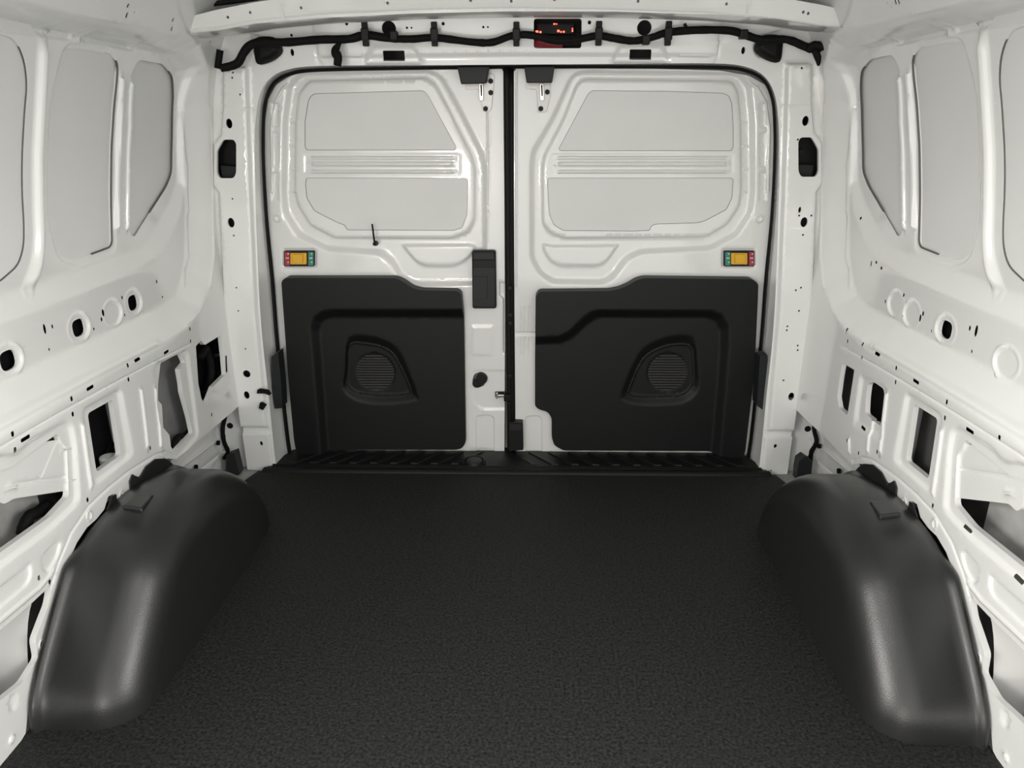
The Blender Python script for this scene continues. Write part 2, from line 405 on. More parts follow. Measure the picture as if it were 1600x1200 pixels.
    for x, y in ([(79, 155), (75, 335)] if L else [(1520, 150), (1525, 333)]):
        c = P2([(x, y)], .046)[0]; s.hole(rect(c, .007, .030, .4), .001)
    # flange holes below the belt seam
    if L: sl = [(20, 678, 0), (40, 685, 1), (24, 703, 0), (112, 623, 0), (114, 647, 0), (141, 606, 1), (200, 571, 0), (201, 593, 0), (215, 562, 1), (260, 550, 1), (297, 514, 0), (298, 533, 0), (137, 781, 0), (235, 700, 0), (331, 648, 0), (61, 903, 0), (78, 909, 0), (65, 1007, 0)]
    else: sl = [(1479, 628, 0), (1476, 653, 0), (1515, 673, 1), (1561, 684, 0), (1431, 596, 1), (1400, 575, 0), (1399, 597, 0), (1370, 553, 1), (1347, 538, 0), (1346, 558, 0), (1347, 669, 1), (1341, 708, 0), (1370, 706, 0), (1457, 790, 0), (1507, 826, 1), (1323, 688, 0), (1324, 533, 0), (1528, 901, 0), (1590, 905, 1)]
    for x, y, wde in sl:
        c = P2([(x, y)])[0]; s.hole(rect(c, .026 if wde else .008, .0075 if wde else .0105, .45), .001)
    if not L: s.hole(rect(P2([(1321, 517)])[0], .012, .016, .2), .004)
    for x, y, hh in ([(201, 9, .012), (199, 24, .016), (210, 19, .005), (271, 31, .012), (269, 45, .015), (329, 65, .012)] if L else [(1398, 3, .014), (1403, 3, .014), (1393, 10, .007), (1386, 5, .005), (1347, 21, .003)]):
        c = P2([(x, y)])[0]; s.hole(rect(c, .011 if hh > .01 else .005, hh*.62, .3), .004)
    # seams along the belt
    s.bead(P([(-300, 905), (0, 699), (90, 647), (175, 600), (240, 566), (300, 536)]), -.0022, .004)
    s.bead(P([(-300, 880), (0, 668), (90, 618), (170, 575), (250, 535)]), .004, .012)
    # ---- lower panel openings
    H1 = rnd(P([(-340, 925), (0, 737), (22, 731), (44, 714), (96, 677), (101, 690), (110, 700), (113, 775), (85, 806), (76, 813), (0, 868), (-340, 1110)]), .008)
    H2 = rnd(P([(181, 624), (142, 646), (156, 738), (194, 710)]), .010)
    if L:
        H3 = rnd(P([(254, 567), (285, 551), (292, 566), (283, 577), (287, 600), (288, 612), (299, 652), (304, 676), (281, 700), (277, 708), (270, 698), (268, 680), (258, 668), (256, 632), (250, 626), (250, 600)]), .004)
        H4 = rnd(P([(306, 541), (314, 532), (320, 539), (346, 523), (350, 560), (352, 585), (333, 604), (322, 632), (315, 624), (310, 600)]), .004)
    else:
        H3 = rnd(P2([(1352, 599), (1362, 597), (1376, 607), (1378, 614), (1372, 666), (1348, 646), (1349, 622)]), .008)
        H4 = rnd(P2([(1316, 567), (1335, 578), (1324, 649), (1311, 637), (1308, 620), (1312, 590)]), .006)
    H5 = rnd(P([(-220, 1175), (-60, 1036), (0, 985), (50, 942), (82, 912), (76, 945), (68, 965), (55, 1000), (60, 1028), (36, 1066), (0, 1095), (-60, 1150), (-220, 1300)]), .008)
    for H in (H1, H2, H3, H4, H5): s.hole(H, .012)
    if L: s.hole(rnd(P([(352, 556), (356, 555), (357, 580), (353, 583)]), .001), .004)
    # pressed frames and beads of the lower panel
    s.ramp(rnd(P([(186, 612), (134, 641), (150, 752), (202, 711)]), .014), rnd(P([(190, 603), (128, 638), (144, 764), (212, 712)]), .02), -.007, .6)
    s.ramp(rnd(P([(-340, 900), (0, 716), (30, 716), (52, 694), (100, 664), (110, 668), (116, 700), (120, 782), (78, 822), (0, 880), (-340, 1130)]), .015), rnd(P([(-340, 880), (0, 706), (26, 706), (46, 684), (104, 655), (116, 662), (122, 700), (128, 786), (80, 832), (0, 892), (-340, 1150)]), .02), -.007, .6)
    for l_ in ([(127, 660), (134, 712), (142, 764)], [(219, 606), (225, 655), (230, 700)], [(242, 604), (247, 655), (251, 700)]):
        s.bead(P(l_), .006, .008)
    if L: s.ramp(rnd(P([(290, 548), (246, 570), (246, 630), (262, 712), (280, 712), (308, 678)]), .012), rnd(P([(296, 545), (240, 568), (242, 634), (256, 718), (280, 720), (312, 682)]), .016), -.005, .6)
    else:
        s.ramp(rnd(P2([(1346, 592), (1380, 606), (1374, 680), (1338, 655)]), .014), rnd(P2([(1343, 582), (1386, 602), (1380, 694), (1331, 668)]), .018), -.006, .6)
        s.bead(P2([(1327, 683), (1328, 710)]), .005, .008)
    s.pad(rnd(P([(64, 868), (90, 842), (98, 848), (92, 872), (76, 898), (66, 892)]), .012), -.006, .007)
    s.pad(rnd(P([(14, 905), (50, 876), (52, 900), (44, 916), (-10, 962), (-60, 996), (-60, 960)]), .012), -.006, .007)
    s.bead(P([(-60, 1020), (0, 970), (60, 920), (86, 890)]), .004, .008)
    # rim pressed along the wheel arch edge
    s.bead(P([(276, 712), (262, 706), (245, 710), (225, 722), (200, 738), (170, 762), (140, 790), (112, 832), (92, 880), (78, 925)]), -.0035, .006)
    for x, y in ((190, 774), (139, 806), (66, 1007)): s.bead(oval(P([(x, y)])[0], .008, .010, 12), .002, .003, True)
    s.pad(oval(P([(21, 1098)])[0], .012, .016, 16), -.004, .004); s.pad(oval(P([(18, 1155)])[0], .010, .010, 14), .004, .006)
    wall = s.build(tag_, mp_side(side), WHITE, edge=.008); prop(wall, kind='structure')
    # window skins: outer body panel seen through each aperture
    for W, x0 in ((W1, .066), (W2, .069), (W3, .072)):
        o = offset(resamp(W, .02), -.05); o[:, 0] += np.where(o[:, 0] > 1.97, .12, 0); o = resamp(o, .02)
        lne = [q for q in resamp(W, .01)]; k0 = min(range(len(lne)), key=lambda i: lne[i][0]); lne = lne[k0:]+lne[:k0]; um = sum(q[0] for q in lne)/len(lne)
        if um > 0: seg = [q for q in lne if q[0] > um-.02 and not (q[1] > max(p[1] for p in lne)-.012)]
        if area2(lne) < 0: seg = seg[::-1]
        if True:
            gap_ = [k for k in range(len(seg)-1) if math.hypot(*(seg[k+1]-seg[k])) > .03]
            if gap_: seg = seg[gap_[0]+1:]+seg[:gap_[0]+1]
            tube('shadow_line', [(side*(float(B(q[1]))+.0645), q[0]+.001, q[1]) for q in seg], .0022, GREY, wall, n=6, smoothn=0)  # thin dark tube stands in for the lip shadow at the aperture edge
        ws = Sheet([tuple(p) for p in o], .03)
        ws.build('window_panel', (lambda Q, H, x0=x0: np.stack([side*(B(Q[:, 1])+x0-H), Q[:, 0], Q[:, 1]], 1)), SKIN, wall, edge=.003)
    if True:  # stiffener patch behind the rear pane
        pp = P2([(228, 195), (238, 190), (247, 198), (249, 215), (247, 258), (240, 259), (229, 252)] if L else [(1377, 190), (1390, 186), (1396, 198), (1399, 245), (1378, 258), (1374, 215)], .065)
        prism_x('bonded_pad', rnd(pp, .006), side*(.868+.0640), side*(.868+.0665), mat('grey_bonded_pad', (.44, .45, .45), .6), wall, bevel=0)
    # outer body skin closing the cavity
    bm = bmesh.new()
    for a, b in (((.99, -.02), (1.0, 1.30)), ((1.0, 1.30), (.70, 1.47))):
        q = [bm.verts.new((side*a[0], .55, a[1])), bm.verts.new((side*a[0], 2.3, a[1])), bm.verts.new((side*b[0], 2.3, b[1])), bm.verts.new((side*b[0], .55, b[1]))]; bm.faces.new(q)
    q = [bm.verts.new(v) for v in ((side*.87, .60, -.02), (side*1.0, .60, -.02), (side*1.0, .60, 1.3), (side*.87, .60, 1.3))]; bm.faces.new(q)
    bm_obj('outer_skin', bm, CAV, wall)  # skin colour carries the shade of the closed cavity
    quadbox('belt_shade', (min(side*.938, side*.942), .62, .575), (max(side*.938, side*.942), 2.10, .77), DARK, wall)  # added dark plate so the belt holes look shaded inside
    quadbox('seam_shade', (min(side*.890, side*.893), .62, .492), (max(side*.890, side*.893), 1.95, .528), DARK, wall)  # black plate added in place of shade behind the seam holes
    quadbox('front_inner_panel', (min(side*.965, side*.970), .62, -.01), (max(side*.965, side*.970), 1.30, .50), SKIN2, wall)
    q_ = Sheet([(1.66, -.01), (2.20, -.01), (2.20, .182), (1.66, .182)], .02)
    q_.bead(PW([(276, 735), (366, 668)], -1, .07), .008, .008); q_.bead(PW([(300, 745), (372, 690)], -1, .07), -.006, .006)
    q_.pad(rnd(PW([(330, 735), (344, 712), (352, 705), (362, 745)], -1, .07), .01), -.006, .006)
    q_.build('lower_corner_panel', (lambda Q, H: np.stack([side*(.945-H), Q[:, 0], Q[:, 1]], 1)), WHITE, wall, edge=.004)
    # inner reinforcement pressed upright behind the openings
    for yy, m_ in ((PW([(179, 680)], -1, .05)[0][0]+.0, DULL),):
        quadbox('upright_stiffener', (min(side*.918, side*.932), yy, .19), (max(side*.918, side*.932), yy+.018, .52), m_, wall, bevel=.006)
    # wheel housing inner shell behind
    ar = [(1.075, 0), (1.09, .12), (1.14, .22), (1.26, .27), (1.45, .275), (1.62, .26), (1.74, .2), (1.82, .08), (1.84, 0)]
    V = []; Fc = []
    cc = catmull(ar, 5)
    for a in cc: V += [(side*.90, a[0], a[1]-.02), (side*.985, a[0], a[1]-.02)]
    for i in range(len(cc)-1): Fc.append((2*i, 2*i+1, 2*i+3, 2*i+2))
    mesh_obj('wheel_housing', V, Fc, SKIN, wall)
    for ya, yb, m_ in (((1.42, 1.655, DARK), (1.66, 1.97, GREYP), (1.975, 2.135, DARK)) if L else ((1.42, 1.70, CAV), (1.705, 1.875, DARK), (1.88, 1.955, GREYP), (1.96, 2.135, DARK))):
        quadbox('opening_shade', (min(side*.938, side*.941), ya, .184), (max(side*.938, side*.941), yb, .53), m_, wall)  # added plates, each opening's shade is put into their colour
    # white bracket plate across the front opening, riveted to its rear edge
    br = P2([(-20, 715), (30, 695), (62, 692), (84, 688), (118, 686), (121, 764), (22, 779), (6, 788), (-2, 782), (-8, 750)], .012) if L else P2([(1620, 740), (1570, 712), (1530, 697), (1512, 694), (1474, 692), (1470, 775), (1576, 787), (1588, 799), (1596, 795), (1600, 760)], .012)
    bs = Sheet(rnd(br, .006), .01)
    rb = (lambda q: q) if L else (lambda q: q)
    if L:
        bs.pad(rnd(P2([(86, 690), (120, 686), (124, 760), (60, 752)], .012), .01), .0012, .006)
        bs.bead(P2([(20, 757), (60, 750), (112, 744)], .012), -.003, .004)
        for a, b_ in (((96, 702), (110, 700)), ((104, 752), (116, 748)), ((8, 764), (26, 760))): bs.bead(P2([a, b_], .012), .008, .005)
    else:
        bs.bead(P2([(1480, 730), (1530, 737), (1575, 744)], .012), -.003, .004)
        for a, b_ in (((1482, 706), (1495, 709)), ((1474, 758), (1488, 760)), ((1570, 770), (1582, 772))): bs.bead(P2([a, b_], .012), .008, .005)
    bs.build('gusset_plate', (lambda Q, H: np.stack([side*(.884-H), Q[:, 0], Q[:, 1]], 1)), WHITE, wall, edge=.010)
    return wall
WL = side_wall(-1); WR = side_wall(1)

# ================================================================== REAR FRAME
def rear_frame():
    def both(P): return P+[(1624-x, y) for x, y in P[::-1]]     # mirror about the van's centre line in the photo
    oL = PF_c([(434, 745), (428, 700), (420, 620), (411, 540), (405, 460), (400, 340), (398, 230), (400, 180), (406, 148), (420, 124), (448, 109), (500, 103), (650, 102), (800, 101)])
    oR = [(-x+.004, z) for x, z in oL[:-1]]
    op = oL+oR[::-1]
    op[0] = (op[0][0], -.03); op[-1] = (op[-1][0], -.03)
    outl = [(-.875, -.01), (op[0][0], -.01)]+[tuple(p) for p in op[1:-1]]+[(op[-1][0], -.01), (.875, -.01), (.875, 1.41), (-.875, 1.41)]
    outl = [(a, b) for a, b in outl]
    s = Sheet(outl, .010)
    def mir(P, sd): return P if sd < 0 else [(-x+.004, z) for x, z in P]
    for sd in (-1, 1):
        A = mir(PF([(353, 108), (384, 108), (386, 165), (391, 300), (399, 480), (410, 600), (416, 664), (373, 664), (366, 600), (354, 480), (347, 300), (338, 287), (338, 228), (350, 214), (353, 170)]), sd)
        Bo = mir(PF([(349, 103), (390, 103), (391, 165), (396, 300), (404, 480), (415, 600), (421, 668), (369, 668), (361, 600), (349, 480), (342, 303), (333, 292), (333, 222), (345, 208), (349, 170)]), sd)
        s.ramp(A, Bo, .014, .5)
        s.pad(rnd(mir(PF([(373, 674), (424, 674), (430, 738), (376, 733)]), sd), .008), .010, .006)
        s.bead(mir(PF([(345, 170), (398, 170)]), sd), -.002, .004)
        s.hole(oval(mir(PF([(361, 193)]), sd)[0], .009, .013, 14), .006)
        s.hole(rnd(mir(PF([(352, 218), (368, 218), (372, 224), (372, 270), (368, 278), (346, 278), (342, 270), (342, 236)]), sd), .008), .010)
        s.hole(oval(mir(PF([(364, 347)]), sd)[0], .010, .014, 14), .006)
    dots = [(366, 310), (368, 367), (372, 448), (375, 484), (386, 543), (367, 114), (366, 122), (378, 148)]
    if True:
        for x, y in dots: s.hole(oval(PF([(x, y)])[0], .0026, .0026, 8), .003)
        for x, y, a, b in ((388, 582, .012, .012), (388, 615, .009, .013), (410, 691, .005, .008), (457, 82, .005, .009), (1161, 79, .005, .009), (1210, 695, .005, .007), (1234, 617, .009, .013), (1247, 327, .004, .0085)):
            s.hole(oval(PF([(x, y)])[0], a, b, 12), .004)
        for x, y in ((1246, 336), (1265, 336), (1252, 366), (1249, 448), (1241, 452), (1246, 484), (1228, 508), (1227, 514), (1244, 538), (1244, 545), (1222, 592), (1250, 107), (1203, 733), (1244, 218)):
            s.hole(oval(PF([(x, y)])[0], .003, .003, 8), .003)
        for x, y, r in ((545, 39, 2.3), (638, 45, 1.7), (645, 45, 1.3), (694, 39, 2.3), (756, 44, 1.7), (763, 44, 1.3), (458, 56, 2), (920, 37, 2.5)):
            s.hole(oval(PF([(x, y)])[0], r*.0019, r*.0019, 8), .003)
        for x, y in ((610, 46), (1005, 45)): s.hole(oval(PF([(x, y)])[0], .019, .018, 20), .006)
        for x, y in ((615, 87), (1001, 85)):
            s.hole(rnd(PF([(x-17, y-8), (x+17, y-8), (x+17, y+8), (x-17, y+8)]), .003), .008)
            s.ramp(rnd(PF([(x-28, y-12), (x+28, y-12), (x+42, y+12), (x-42, y+12)]), .006), rnd(PF([(x-35, y-18), (x+35, y-18), (x+50, y+15), (x-50, y+15)]), .01), -.008, .5)
        s.hole(rnd(PF([(834, 31), (908, 31), (908, 76), (834, 76)]), .008), .010)
    # header cross steps and lap seams
    s.ramp(PF([(500, 66), (800, 64), (1122, 66), (1120, 83), (800, 82), (500, 85)]), PF([(492, 30), (800, 24), (1126, 28), (1122, 90), (800, 89), (496, 92)]), .006, .5)
    for l_ in ([(490, 30), (493, 60), (496, 90), (503, 103)], [(1126, 28), (1123, 60), (1121, 90), (1113, 103)]): s.bead(PF(l_), -.003, .004)
    s.bead(PF([(505, 88), (565, 88)]), .003, .004); s.bead(PF([(1060, 87), (1110, 88)]), .003, .004)
    s.pad(rnd(mir(PF([(392, 50), (430, 60), (440, 80), (432, 96), (408, 100), (396, 92)]), -1), .012), -.008, .008)
    s.pad(rnd(mir(PF([(392, 50), (430, 60), (440, 80), (432, 96), (408, 100), (396, 92)]), 1), .012), -.008, .008)
    fr = s.build('wall_rear', mp_y(FY), WHITE, edge=.0, extra=lambda q: .34*np.logaddexp(0, (q[:, 1]-1.235)/.008)*.008); prop(fr, kind='structure')
    # door reveal: faces running back from the frame edge to the seal
    dL = PD_c([(455, 716), (449, 680), (440, 600), (432, 520), (425, 430), (416, 340), (411, 250), (411, 190), (415, 155), (428, 128), (455, 113), (500, 107), (650, 104), (800, 102)])
    dR = [(-x+.012, z) for x, z in dL[:-1]]
    dd = dL+dR[::-1]
    a = np.array([(x, z) for x, z in op]); b = np.array(dd)
    V = []; Fc = []; n = len(a)
    for i in range(n):
        V += [(a[i][0], FY, a[i][1]), (.5*(a[i][0]+b[i][0]), FY+.065, .5*(a[i][1]+b[i][1])), (b[i][0], DY-.005, b[i][1])]
    for i in range(n-1):
        for k in (0, 1): Fc.append((3*i+k, 3*i+k+1, 3*i+4+k, 3*i+3+k))
    mesh_obj('door_reveal', V, Fc, WHITE, fr)
    # rubber seal
    S = [(p[0], DY-.010, p[1]) for p in dd]
    tube('door_seal', S, .0098, RUB, fr, n=8, smoothn=2)
    # closing plates behind frame and doors (outer body)
    quadbox('outer_skin', (-1.02, 2.285, -.06), (1.02, 2.30, 1.47), DULL, fr)
    for sd in (-1, 1):
        o = quadbox('pillar_box', (min(sd*.80, sd*1.0), 2.275, -.05), (max(sd*.80, sd*1.0), 2.284, 1.45), DARK, fr)
        quadbox('corner_box', (min(sd*.86, sd*.99), 2.14, -.02), (max(sd*.86, sd*.99), 2.15, .24), SKIN, fr)
        quadbox('pillar_shade', (min(sd*.792, sd*.859), 2.135, .10), (max(sd*.792, sd*.859), 2.139, .84), DARK, fr)  # added dark plate, stands in for shade behind the pillar holes
        c_ = PY([(359.5, 665)] if sd < 0 else [(1262, 670)], 2.14)[0]; b_ = bmesh.new(); cyl(b_, (c_[0], 2.1385, c_[1]), (c_[0], 2.1415, c_[1]), .010, .010, 18); bm_obj('dark_hole_disc', b_, RUB, fr)  # black disc drawn in place of a dark hole
    quadbox('header_box', (-.87, 2.275, 1.23), (.87, 2.284, 1.45), DARK, fr)
    return fr
FR = rear_frame()

# ================================================================== CEILING and roof bow
ce = quadbox('ceiling', (-.75, -.9, 1.40), (.75, 2.2, 1.42), WHITE); prop(ce, kind='structure')
top = [(292, 27), (340, 16), (400, 5), (500, -9), (650, -20), (800, -24)]; bot = [(295, 52), (340, 48), (400, 37), (500, 28), (650, 21), (800, 18)]
T_ = PY(top, 1.90); Bt = PY(bot, 1.90)
T_ = T_+[(-x+.02, z) for x, z in T_[:-1][::-1]]; Bt = Bt+[(-x+.02, z) for x, z in Bt[:-1][::-1]]
bw = Sheet(Bt+T_[::-1], .012)
for x, y in ((356, 27), (392, 20), (472, 13), (607, 6), (736, 2), (799, 3), (866, 1), (996, 3), (1134, 7), (1255, 19), (1263, 21)): bw.hole(oval(PY([(x, y)], 1.90)[0], .0033, .0033, 9), .003)
bw.bead(PY([(297, 47), (340, 43), (400, 33), (500, 24), (650, 17), (800, 14), (950, 16), (1100, 21), (1200, 29), (1290, 44)], 1.90), -.003, .005)
bw.bead(PY([(441, 6), (443, 30)], 1.90), -.002, .003); bw.bead(PY([(1168, 5), (1167, 27)], 1.90), -.002, .003)
bow = bw.build('roof_bow', mp_y(1.91), WHITE, ce, edge=.05, extra=lambda q: .42*(q[:, 1]-1.27))
fl = []; V = []; Fc = []
for x, z in Bt: V += [(x, 1.90, z), (x, 1.97, z-.004), (x*1.01, 2.10, z+.012)]
for i in range(len(Bt)-1): Fc += [(3*i, 3*i+1, 3*i+4, 3*i+3), (3*i+1, 3*i+2, 3*i+5, 3*i+4)]
mesh_obj('roof_flange', V, Fc, WHITE, ce)
g = PY([(306, 15), (318, 8), (350, 4), (400, -3), (500, -20)], 1.96)
tube('dark_gap_strip', [(x, 1.96, z) for x, z in g], .006, RUB, ce, n=6, smoothn=3)  # black strip drawn for the dark gap above the bow
g = [(-x+.02, z) for x, z in g]
tube('dark_gap_strip', [(x, 1.96, z) for x, z in g], .006, RUB, ce, n=6, smoothn=3)  # mirrored strip, drawn for the same dark gap

# ================================================================== REAR DOORS
def rear_door(left):
    nm = 'door_1' if left else 'door_2'
    if left:
        out = PD([(455, 722), (446, 650), (436, 560), (427, 450), (418, 350), (414, 260), (414, 190), (419, 155), (432, 132), (456, 117), (500, 110), (650, 107), (782, 106), (787, 112), (788, 300), (789, 500), (788, 722)])
        R1o = [(470, 112), (672, 109), (692, 118), (716, 160), (757, 240), (761, 262), (762, 400), (762, 446), (640, 449), (622, 438), (606, 412), (590, 400), (510, 394), (462, 372), (440, 335), (438, 300), (440, 190), (448, 130)]
        R1i = [(474, 117), (670, 114), (687, 124), (708, 162), (747, 240), (753, 262), (753, 400), (750, 440), (652, 441), (632, 430), (617, 405), (600, 390), (512, 384), (470, 362), (450, 330), (447, 300), (449, 190), (456, 133)]
        I_o = [(480, 124), (666, 120), (681, 130), (700, 166), (738, 242), (744, 262), (744, 345), (733, 366), (706, 375), (520, 374), (482, 354), (462, 322), (457, 300), (458, 190), (463, 145)]
        I_i = [(484, 129), (664, 124), (677, 134), (696, 168), (733, 244), (739, 264), (738, 343), (728, 362), (704, 371), (522, 370), (486, 350), (467, 320), (462, 298), (463, 192), (468, 148)]
        lobe_o = [(622, 381), (735, 380), (746, 384), (744, 394), (732, 408), (718, 417), (704, 420), (664, 420), (650, 414), (638, 402)]
        wu = [(480, 158), (484, 150), (490, 146), (660, 141), (667, 146), (713, 230), (711, 235), (478, 235), (475, 230), (475, 190)]
        wl = [(477, 278), (728, 278), (731, 281), (730, 335), (722, 357), (708, 361), (541, 360), (537, 352), (527, 349), (490, 330), (478, 310), (476, 290)]
        trim = [(445, 437), (450, 431), (620, 431), (632, 436), (646, 446), (660, 450), (716, 451), (722, 456), (725, 490), (728, 690), (722, 699), (712, 701), (520, 701), (508, 704), (498, 708), (476, 708), (468, 702), (464, 680), (455, 580)]
        rec_o = [(505, 716), (496, 600), (488, 510), (492, 492), (506, 481), (520, 479), (735, 479), (740, 716)]
        rec_i = [(516, 716), (508, 600), (502, 515), (505, 503), (513, 497), (524, 495), (735, 495), (740, 716)]
        so = [(542, 535), (550, 523), (566, 521), (590, 525), (612, 534), (628, 550), (640, 578), (655, 618), (650, 625), (626, 629), (598, 631), (566, 628), (546, 618), (536, 604), (540, 580)]
        si = [(543, 545), (551, 537), (565, 537), (590, 541), (610, 550), (622, 567), (632, 587), (641, 609), (636, 615), (600, 618), (562, 614), (548, 607), (541, 592), (542, 570)]
        gc = (587, 580)
    else:
        out = PD([(1176, 722), (1184, 650), (1192, 560), (1202, 450), (1209, 350), (1213, 260), (1213, 190), (1208, 155), (1195, 132), (1170, 118), (1125, 110), (960, 106), (808, 106), (803, 112), (803, 300), (804, 500), (806, 722)])
        R1o = [(1158, 113), (905, 110), (890, 118), (862, 180), (828, 236), (826, 262), (826, 405), (840, 430), (862, 445), (945, 446), (962, 438), (985, 408), (1005, 398), (1110, 393), (1155, 370), (1178, 335), (1182, 300), (1182, 190), (1176, 132)]
        R1i = [(1152, 118), (908, 115), (895, 124), (870, 182), (838, 240), (836, 264), (836, 402), (848, 424), (866, 436), (938, 437), (952, 430), (974, 400), (1000, 389), (1108, 384), (1147, 362), (1168, 330), (1172, 300), (1171, 190), (1166, 134)]
        I_o = [(1146, 124), (912, 121), (900, 130), (878, 185), (848, 242), (845, 262), (846, 352), (858, 367), (882, 375), (1104, 373), (1138, 354), (1159, 324), (1162, 298), (1161, 192), (1157, 142)]
        I_i = [(1142, 129), (914, 126), (904, 134), (883, 188), (853, 246), (850, 264), (851, 350), (862, 363), (884, 371), (1102, 369), (1134, 350), (1154, 321), (1157, 296), (1156, 194), (1152, 146)]
        lobe_o = [(846, 378), (860, 382), (972, 381), (958, 402), (948, 414), (934, 420), (876, 420), (860, 413), (850, 400), (845, 388)]
        wu = [(873, 232), (875, 228), (919, 146), (925, 141), (1040, 142), (1130, 145), (1140, 149), (1145, 162), (1147, 200), (1147, 230), (1144, 236), (875, 236)]
        wl = [(855, 281), (858, 278), (1144, 278), (1147, 281), (1145, 310), (1136, 328), (1102, 346), (1090, 349), (1025, 351), (1018, 354), (1016, 361), (990, 362), (880, 361), (865, 352), (858, 335), (856, 305)]
        trim = [(837, 460), (842, 452), (950, 451), (966, 448), (980, 442), (993, 434), (1005, 431), (1172, 433), (1180, 440), (1179, 470), (1174, 580), (1160, 700), (1154, 710), (1128, 711), (1118, 706), (1106, 703), (880, 702), (866, 694), (862, 682), (862, 652), (856, 642), (842, 638), (836, 633), (836, 560)]
        rec_o = [(828, 522), (872, 520), (888, 512), (905, 495), (922, 482), (936, 479), (1108, 480), (1126, 487), (1137, 505), (1137, 540), (1132, 600), (1122, 716), (828, 716)]
        rec_i = [(828, 537), (878, 535), (896, 526), (914, 509), (930, 497), (940, 495), (1102, 495), (1114, 500), (1122, 514), (1122, 545), (1118, 600), (1108, 716), (828, 716)]
        so = [(1087, 535), (1080, 523), (1062, 521), (1038, 525), (1012, 536), (994, 555), (978, 590), (968, 618), (974, 626), (1000, 632), (1030, 633), (1062, 630), (1080, 622), (1092, 605), (1090, 570)]
        si = [(1081, 548), (1074, 540), (1058, 539), (1036, 543), (1012, 555), (999, 572), (988, 597), (983, 611), (988, 618), (1012, 620), (1042, 619), (1064, 617), (1078, 607), (1083, 592), (1083, 570)]
        gc = (1042, 580)
    s = Sheet(out, .009)
    s.ramp(rnd(PD(R1i), .012), rnd(PD(R1o), .016), -.016, .6)
    s.ramp(rnd(PD(I_i), .012), rnd(PD(I_o), .014), .010, .6)
    s.pad(rnd(PD(lobe_o), .014), .009, .014)
    # edge flange step all round
    s.bead(PD([(p) for p in ([(426, 300), (424, 200), (430, 160), (442, 138), (462, 126)] if left else [(1200, 300), (1202, 200), (1196, 160), (1184, 138), (1166, 126)])]), .003, .006)
    x0, x1 = (480, 714) if left else (866, 1142)
    # three stiffening ribs between the panes
    s.ramp(rnd(PD([(x0-2, 243), (x1+2, 243), (x1+2, 270), (x0-2, 270)]), .006), rnd(PD([(x0-8, 238), (x1+8, 238), (x1+8, 275), (x0-8, 275)]), .008), -.0012, .6)
    for yy, hh, rr in ((247, .006, .007), (256.5, .008, .010), (268.5, .006, .007)): s.bead(PD([(x0+4, yy), (x1-4, yy)]), hh, rr)
    # small pressings by the hinge side
    for yy in ((192, 229, 265, 300) if True else ()):
        a = (452, 462) if left else (1160, 1170); s.bead(PD([(a[0], yy), (a[1], yy)]), .003, .004)
    xr = (428, 436) if left else (1190, 1198)
    for ya, yb in ((160, 200), (206, 262), (268, 315)): s.pad(rnd(PD([(xr[0]-4, ya), (xr[1], ya), (xr[1], yb), (xr[0]-4, yb)]), .006), -.004, .004)
    s.bead(oval(PD([(434, 341) if left else (1186, 342)])[0], .010, .010, 14), .003, .004, True)
    # recess behind indicator
    ic = (468.5, 403.5) if left else (1154, 404.5)
    s.ramp(rnd(PD([(ic[0]-24, 391), (ic[0]+24, 391), (ic[0]+24, 416), (ic[0]-24, 416)]), .006), rnd(PD([(ic[0]-28, 387), (ic[0]+28, 387), (ic[0]+28, 420), (ic[0]-28, 420)]), .008), -.004, .6)
    # windows: skin seen in the aperture, set a few millimetres back
    for W in (wu, wl): s.hole(rnd(PD(W), .006, 4), .004)
    if left:
        s.pad(rnd(PD([(737, 509), (770, 509), (770, 556), (737, 556)]), .006), .003, .004)
        s.pad(rnd(PD([(743, 650), (752, 648), (766, 648), (773, 652), (773, 715), (743, 715)]), .008), -.004, .005)
        s.pad(rnd(PD([(736, 582), (745, 578), (800, 578), (800, 640), (755, 641), (742, 632), (735, 614)]), .012), -.004, .004)
        s.hole(rnd(PD([(738, 594), (741, 585), (751, 581), (760, 585), (761, 593), (756, 603), (747, 607), (739, 603)]), .006), .004)
        s.bead(PD([(761, 110), (762, 240), (761, 380)]), .003, .004)
        s.pad(rnd(PD([(779, 440), (800, 440), (800, 552), (785, 552), (785, 468), (779, 462)]), .004), -.010, .006)
    else:
        s.pad(rnd(PD([(820, 652), (827, 649), (842, 649), (848, 655), (848, 716), (820, 716)]), .008), -.004, .005)
        for xx in (814.5, 820, 827): s.bead(PD([(xx, 478), (xx, 518)]), -.003, .003); s.bead(PD([(xx, 526), (xx, 556)]), -.003, .003)
        s.bead(PD([(805, 521), (836, 521)]), -.006, .008)
        s.bead(PD([(807, 110), (807, 450)]), .003, .004)
    bar = s.build(nm, mp_y(DY), WHITE, edge=.028); prop(bar, kind='structure')
    for W in (wu, wl):
        o = [tuple(p) for p in offset(resamp(rnd(PD(W), .006), .012), -.012)]
        x = Sheet(o, .03); x.build('window_panel', mp_y(DY+.0095), SKIN, bar, edge=.002)
        g = [(q[0], DY+.0090, q[1]) for q in resamp(rnd(PD(W), .006), .008)]; g.append(g[0]); tube('shadow_line', g, .0013, mat('door_shadow_grey', (.22, .22, .22), .5), bar, n=6, smoothn=0)  # grey tube drawn as the shadow line round the pane
    # moulded lower trim
    t = Sheet(rnd(PY(trim, DY-.012), .010), .008)
    P_ = lambda q: PY(q, DY-.012)
    t.ramp(P_(rec_i), P_(rec_o), -.024, .5)
    t.ramp(catmull(P_(si), 3, True), catmull(P_(so), 3, True), -.016, .55)
    t.bead(catmull(P_(si), 3, True), .004, .005, True)
    gp = PY([gc], DY)[0]
    t.pad(oval(gp, .067, .067, 40), -.0035, .004)
